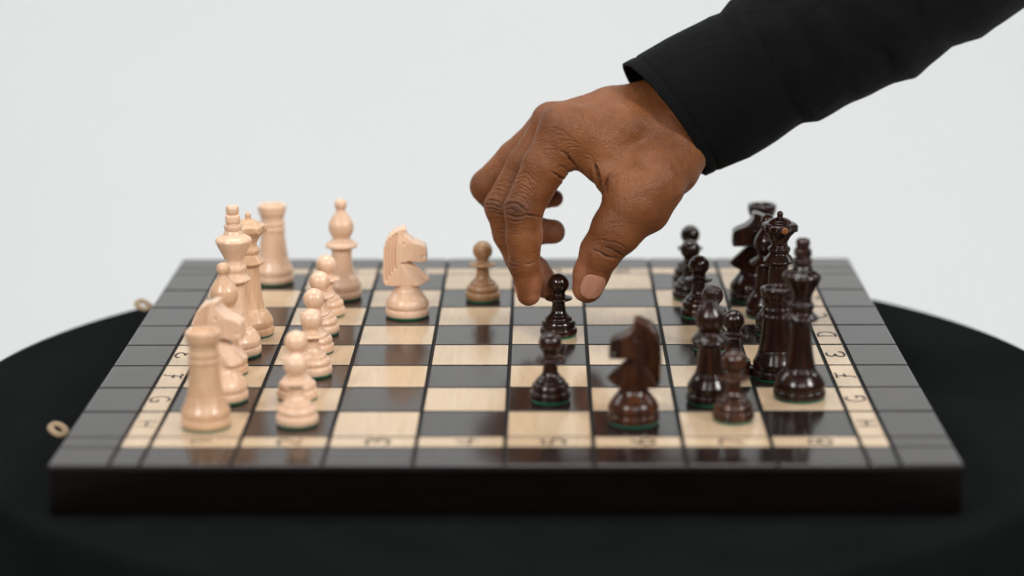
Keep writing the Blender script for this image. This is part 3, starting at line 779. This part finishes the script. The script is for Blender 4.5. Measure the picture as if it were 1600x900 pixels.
    for k in range(6): cut([(938+2*k, 368-4*k), (952+2*k, 366-4*k), (968+3*k, 369-5*k)], .12, 1.0, .15, *IY)
    for k in range(5): cut([(930+r_.uniform(-2, 2), 404+5*k), (940, 406+5*k), (950-k, 411+5*k)], .1, 1.0, .12, *IY)
    for k in range(5): cut([(957+9*k, 318+2*k), (958+9*k, 330+2*k), (956+9*k, 344)], .1, 1.0, .1, *(-40, 10))
    # wrist and thumb root
    for k in range(7):
        x, y = 985+r_.uniform(-8, 24), 282+k*5
        cut([(x, y), (x+12, y-5), (x+26, y-4)], .14, 1.2, .1, *(-40, 15))
    cut([(1050, 318), (1066, 305), (1080, 288)], .3, 2., .15, *(-40, 20))
    # nail folds
    blotch(806, 326, 22, 16, .3, .85, *IY); blotch(770, 322, 15, 12, 0, .6, *MY); blotch(955, 390, 22, 13, .4, .55, *IY)
    blotch(800, 414, 12, 8, 0, .45, *IY); blotch(740, 292, 9, 14, 0, .35, 28, 60); blotch(862, 190, 20, 18, 0, .22, -30, 40)
    blotch(975, 350, 45, 30, .5, .18, *IY); blotch(1050, 262, 4, 4, 0, .6, -30, 30); blotch(818, 425, 2.0, 2.0, 0, .85, *IY); blotch(911, 182, 2.2, 2.2, 0, .7, -40, 40)
    hairy[:] = np.clip((px-905)/50, 0, 1)*np.clip((300-py)/50, 0, 1)
    palmar = np.zeros(len(P))
    def pal(x, y, rx, ry, rot, amt, y0, y1):
        nonlocal palmar
        c, s = math.cos(rot), math.sin(rot); u = (px-x)*c+(py-y)*s; v_ = -(px-x)*s+(py-y)*c
        palmar = np.maximum(palmar, np.exp(-((u/rx)**2+(v_/ry)**2)**1.5)*amt*((dep > Y0+y0/1000) & (dep < Y0+y1/1000)))
    pal(872, 366, 40, 24, 0, .85, 24, 60); pal(868, 314, 24, 18, 0, .7, 40, 80); pal(860, 440, 24, 50, -.5, .95, 5, 32)
    pal(903, 430, 13, 46, .1, .55, -30, 8); pal(838, 460, 12, 26, 0, .5, -20, 9); pal(846, 370, 7, 36, 0, .3, -20, 9)
    # tendon of the thumb and a shallow hollow beside it, bony wrist swelling
    def bump(x, y, rx, ry, rot, mm):
        nonlocal disp
        c, s = math.cos(rot), math.sin(rot); u = (px-x)*c+(py-y)*s; v_ = -(px-x)*s+(py-y)*c
        disp += mm/1000*np.exp(-(u/rx)**2-(v_/ry)**2)*front*(dep < Y0+.03)
    bump(970, 258, 42, 17, .22, -2.8)
    bump(1020, 292, 24, 18, .3, .9)
    bump(926, 410, 10, 12, .3, .3)
    nz = np.array([noise.noise(Vector((p[0]*260, p[1]*260, p[2]*260))) for p in P[::1]]) if len(P) < 400000 else 0
    disp += nz*.00012
    # thumb nail bed
    P2 = P+nr*disp[:, None]
    return P2, Q, crease, pig, hairy, palmar
person = empty('person', tuple(hp(1300, 100, 60)))
tag(person, 'right hand in a black long sleeved shirt reaching down to pick up a pawn', 'person')
P_, Q_, cr_, pg_, hr_, pal_ = build_hand()
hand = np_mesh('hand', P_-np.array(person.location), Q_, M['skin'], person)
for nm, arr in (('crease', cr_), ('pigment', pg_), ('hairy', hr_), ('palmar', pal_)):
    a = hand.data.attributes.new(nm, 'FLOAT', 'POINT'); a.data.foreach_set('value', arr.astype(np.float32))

def nail(points_px, dyc, axis_px, thick, wx, hy, name, tilt_n):
    """curved plate; centre, long axis and outward normal given in the scene"""
    c = hp(*points_px, dyc); ax_ = (hp(axis_px[0], axis_px[1], axis_px[2])-hp(points_px[0], points_px[1], dyc)).normalized()
    nrm = Vector(tilt_n).normalized(); nrm = (nrm-ax_*nrm.dot(ax_)).normalized(); side = ax_.cross(nrm)
    vs, fs = [], []; nu, nv = 20, 16
    for lay in (0, 1):
        for i in range(nu+1):
            u = -1+2*i/nu
            for j in range(nv+1):
                v_ = -1+2*j/nv
                # superellipse outline: rounded root, rounded tip
                wmax = (max(0, 1-abs(u)**3.2))**.5*(1-.08*u)
                s_ = v_*wmax*wx; l_ = u*hy
                drop = (s_/wx)**2*wx*.34+(u**2)*hy*.05
                edge = .0007 if lay else 0
                p = c+ax_*(l_/1000)+side*(s_/1000)+nrm*((-drop+thick)/1000-edge)
                vs.append(p-person.location)
    W = nv+1; n1_ = (nu+1)*W
    for i in range(nu):
        for j in range(nv):
            fs.append((i*W+j, (i+1)*W+j, (i+1)*W+j+1, i*W+j+1)); fs.append(tuple(n1_+q for q in (i*W+j, i*W+j+1, (i+1)*W+j+1, (i+1)*W+j)))
    for j in (0, nv):
        for i in range(nu): fs.append((i*W+j, (i+1)*W+j, n1_+(i+1)*W+j, n1_+i*W+j))
    o = mesh_obj(name, vs, fs, M['nail'], person)
    return o
NAILS = True

def build_sleeve():
    # silhouette of the sleeve: lower and upper contour (picture coordinates of the upright plane it lies in)
    low = [(1105, 274), (1171, 247), (1233, 208), (1256, 194), (1280, 191), (1320, 167), (1398, 131), (1431, 123), (1489, 74), (1534, 60), (1600, 14), (1700, -45), (1850, -120), (2050, -230)]
    up = [(975, 99), (1039, 62), (1109, 25), (1126, 20), (1142, 2), (1190, -28), (1270, -66), (1330, -90), (1400, -130), (1450, -160), (1520, -190), (1600, -250), (1750, -330), (1950, -440)]
    axis = np.array([.889, -.457]); nrm = np.array([.457, .889])
    def prof(line, s):
        S_ = [np.dot(p, axis) for p in line]; D = [np.dot(p, nrm) for p in line]
        return np.interp(s, S_, D)
    s_low0 = np.dot(low[0], axis); s_up0 = np.dot(up[0], axis)
    def surf(s, a, grow=0.):
        dlo, dup = prof(low, s), prof(up, s); hw = (dlo-dup)/2; mid = (dlo+dup)/2
        d = mid+(hw+grow)*math.cos(a)
        pp = axis*s+nrm*d
        k = (s-s_low0)/100
        dy = 34+k*7 - (32+k*1.0+grow/3)*math.sin(a)
        return hp(pp[0], pp[1], dy)
    seg = 160
    def tube(name, s0f, s1, ns, thickpx, wr, parent, mat):
        vs, fs = [], []
        rows = []
        for i in range(ns+1):
            t = i/ns; row = []
            for j in range(seg):
                a = 2*math.pi*j/seg; s = s0f(a)*(1-t)+s1*t
                g, = wr(s, a, t),
                row.append(surf(s, a, g))
            rows.append(row)
        inner = []
        for i in range(0, ns+1 if thickpx else 0, 2):
            t = i/ns
            if t > .8: break
            row = []
            for j in range(seg):
                a = 2*math.pi*j/seg; s = s0f(a)*(1-t)+s1*t; row.append(surf(s, a, wr(s, a, t)-thickpx))
            inner.append(row)
        allr = inner[::-1]+rows
        for row in allr: vs += [p-person.location for p in row]
        for i in range(len(allr)-1):
            for j in range(seg):
                k = (j+1) % seg; fs.append((i*seg+j, (i+1)*seg+j, (i+1)*seg+k, i*seg+k))
        o = mesh_obj(name, vs, fs, mat, parent)
        return o
    # cuff hem: an oblique ring (near side pushed up the arm)
    def hem(a):
        base = (s_low0+s_up0)/2+(s_low0-s_up0)/2*math.cos(a)
        return base+16*math.sin(a)
    cuff_end = 1030.
    def wr_cuff(s, a, t):
        e = 1.2*math.exp(-((t-.0)/.02)**2) + (-6.0*math.exp(-((t-.10)/.016)**2))
        w = 1.4*math.sin(s*.035+3*a)*math.sin(2*a+1)+.9*math.sin(s*.06-5*a)
        return w*t+e*.3-1.2*max(0, t-.9)*10*.3
    def nz(s, a, f1, f2, seed):
        return noise.noise(Vector((s*f1, math.cos(a)*f2+seed, math.sin(a)*f2)))
    def wr_sl(s, a, t):
        k = min(1, t*14)
        # diagonal tension folds and pleats running from the cuff seam
        u = s+38*math.sin(a+.4)
        w = 7.5*abs(nz(u, a, .016, 1.0, 3))**.8*k-2.5
        w += 3.4*nz(u+60*a, a, .03, 1.6, 9)*k
        w += 1.6*math.sin(9*a+s*.02)*math.exp(-t*9)
        w += 2.4*(1-abs(2*((u*.0125+.35*nz(s, a, .01, 1.2, 5)) % 1)-1))**2.2*k
        return w*(.25+.75*abs(math.sin(a)))-1.2*(1-k)-.5
    def s_start(a): return 1012+6*math.sin(a)
    sleeve = tube('shirt_sleeve', s_start, 1870, 190, 0, wr_sl, person, M['shirt'])
    cuff = tube('cuff', hem, cuff_end, 60, 4.0, wr_cuff, sleeve, M['shirt'])
    # cuff button
    return sleeve
sleeve = build_sleeve()

nail((927, 450), -14.5, (918, 470, -12), 0, 6.3, 7.4, 'fingernail', (.30, -.94, .12))
nail((808.5, 460), -1.0, (814, 474, 0), .3, 4.4, 5.4, 'fingernail', (-.90, -.42, -.15))
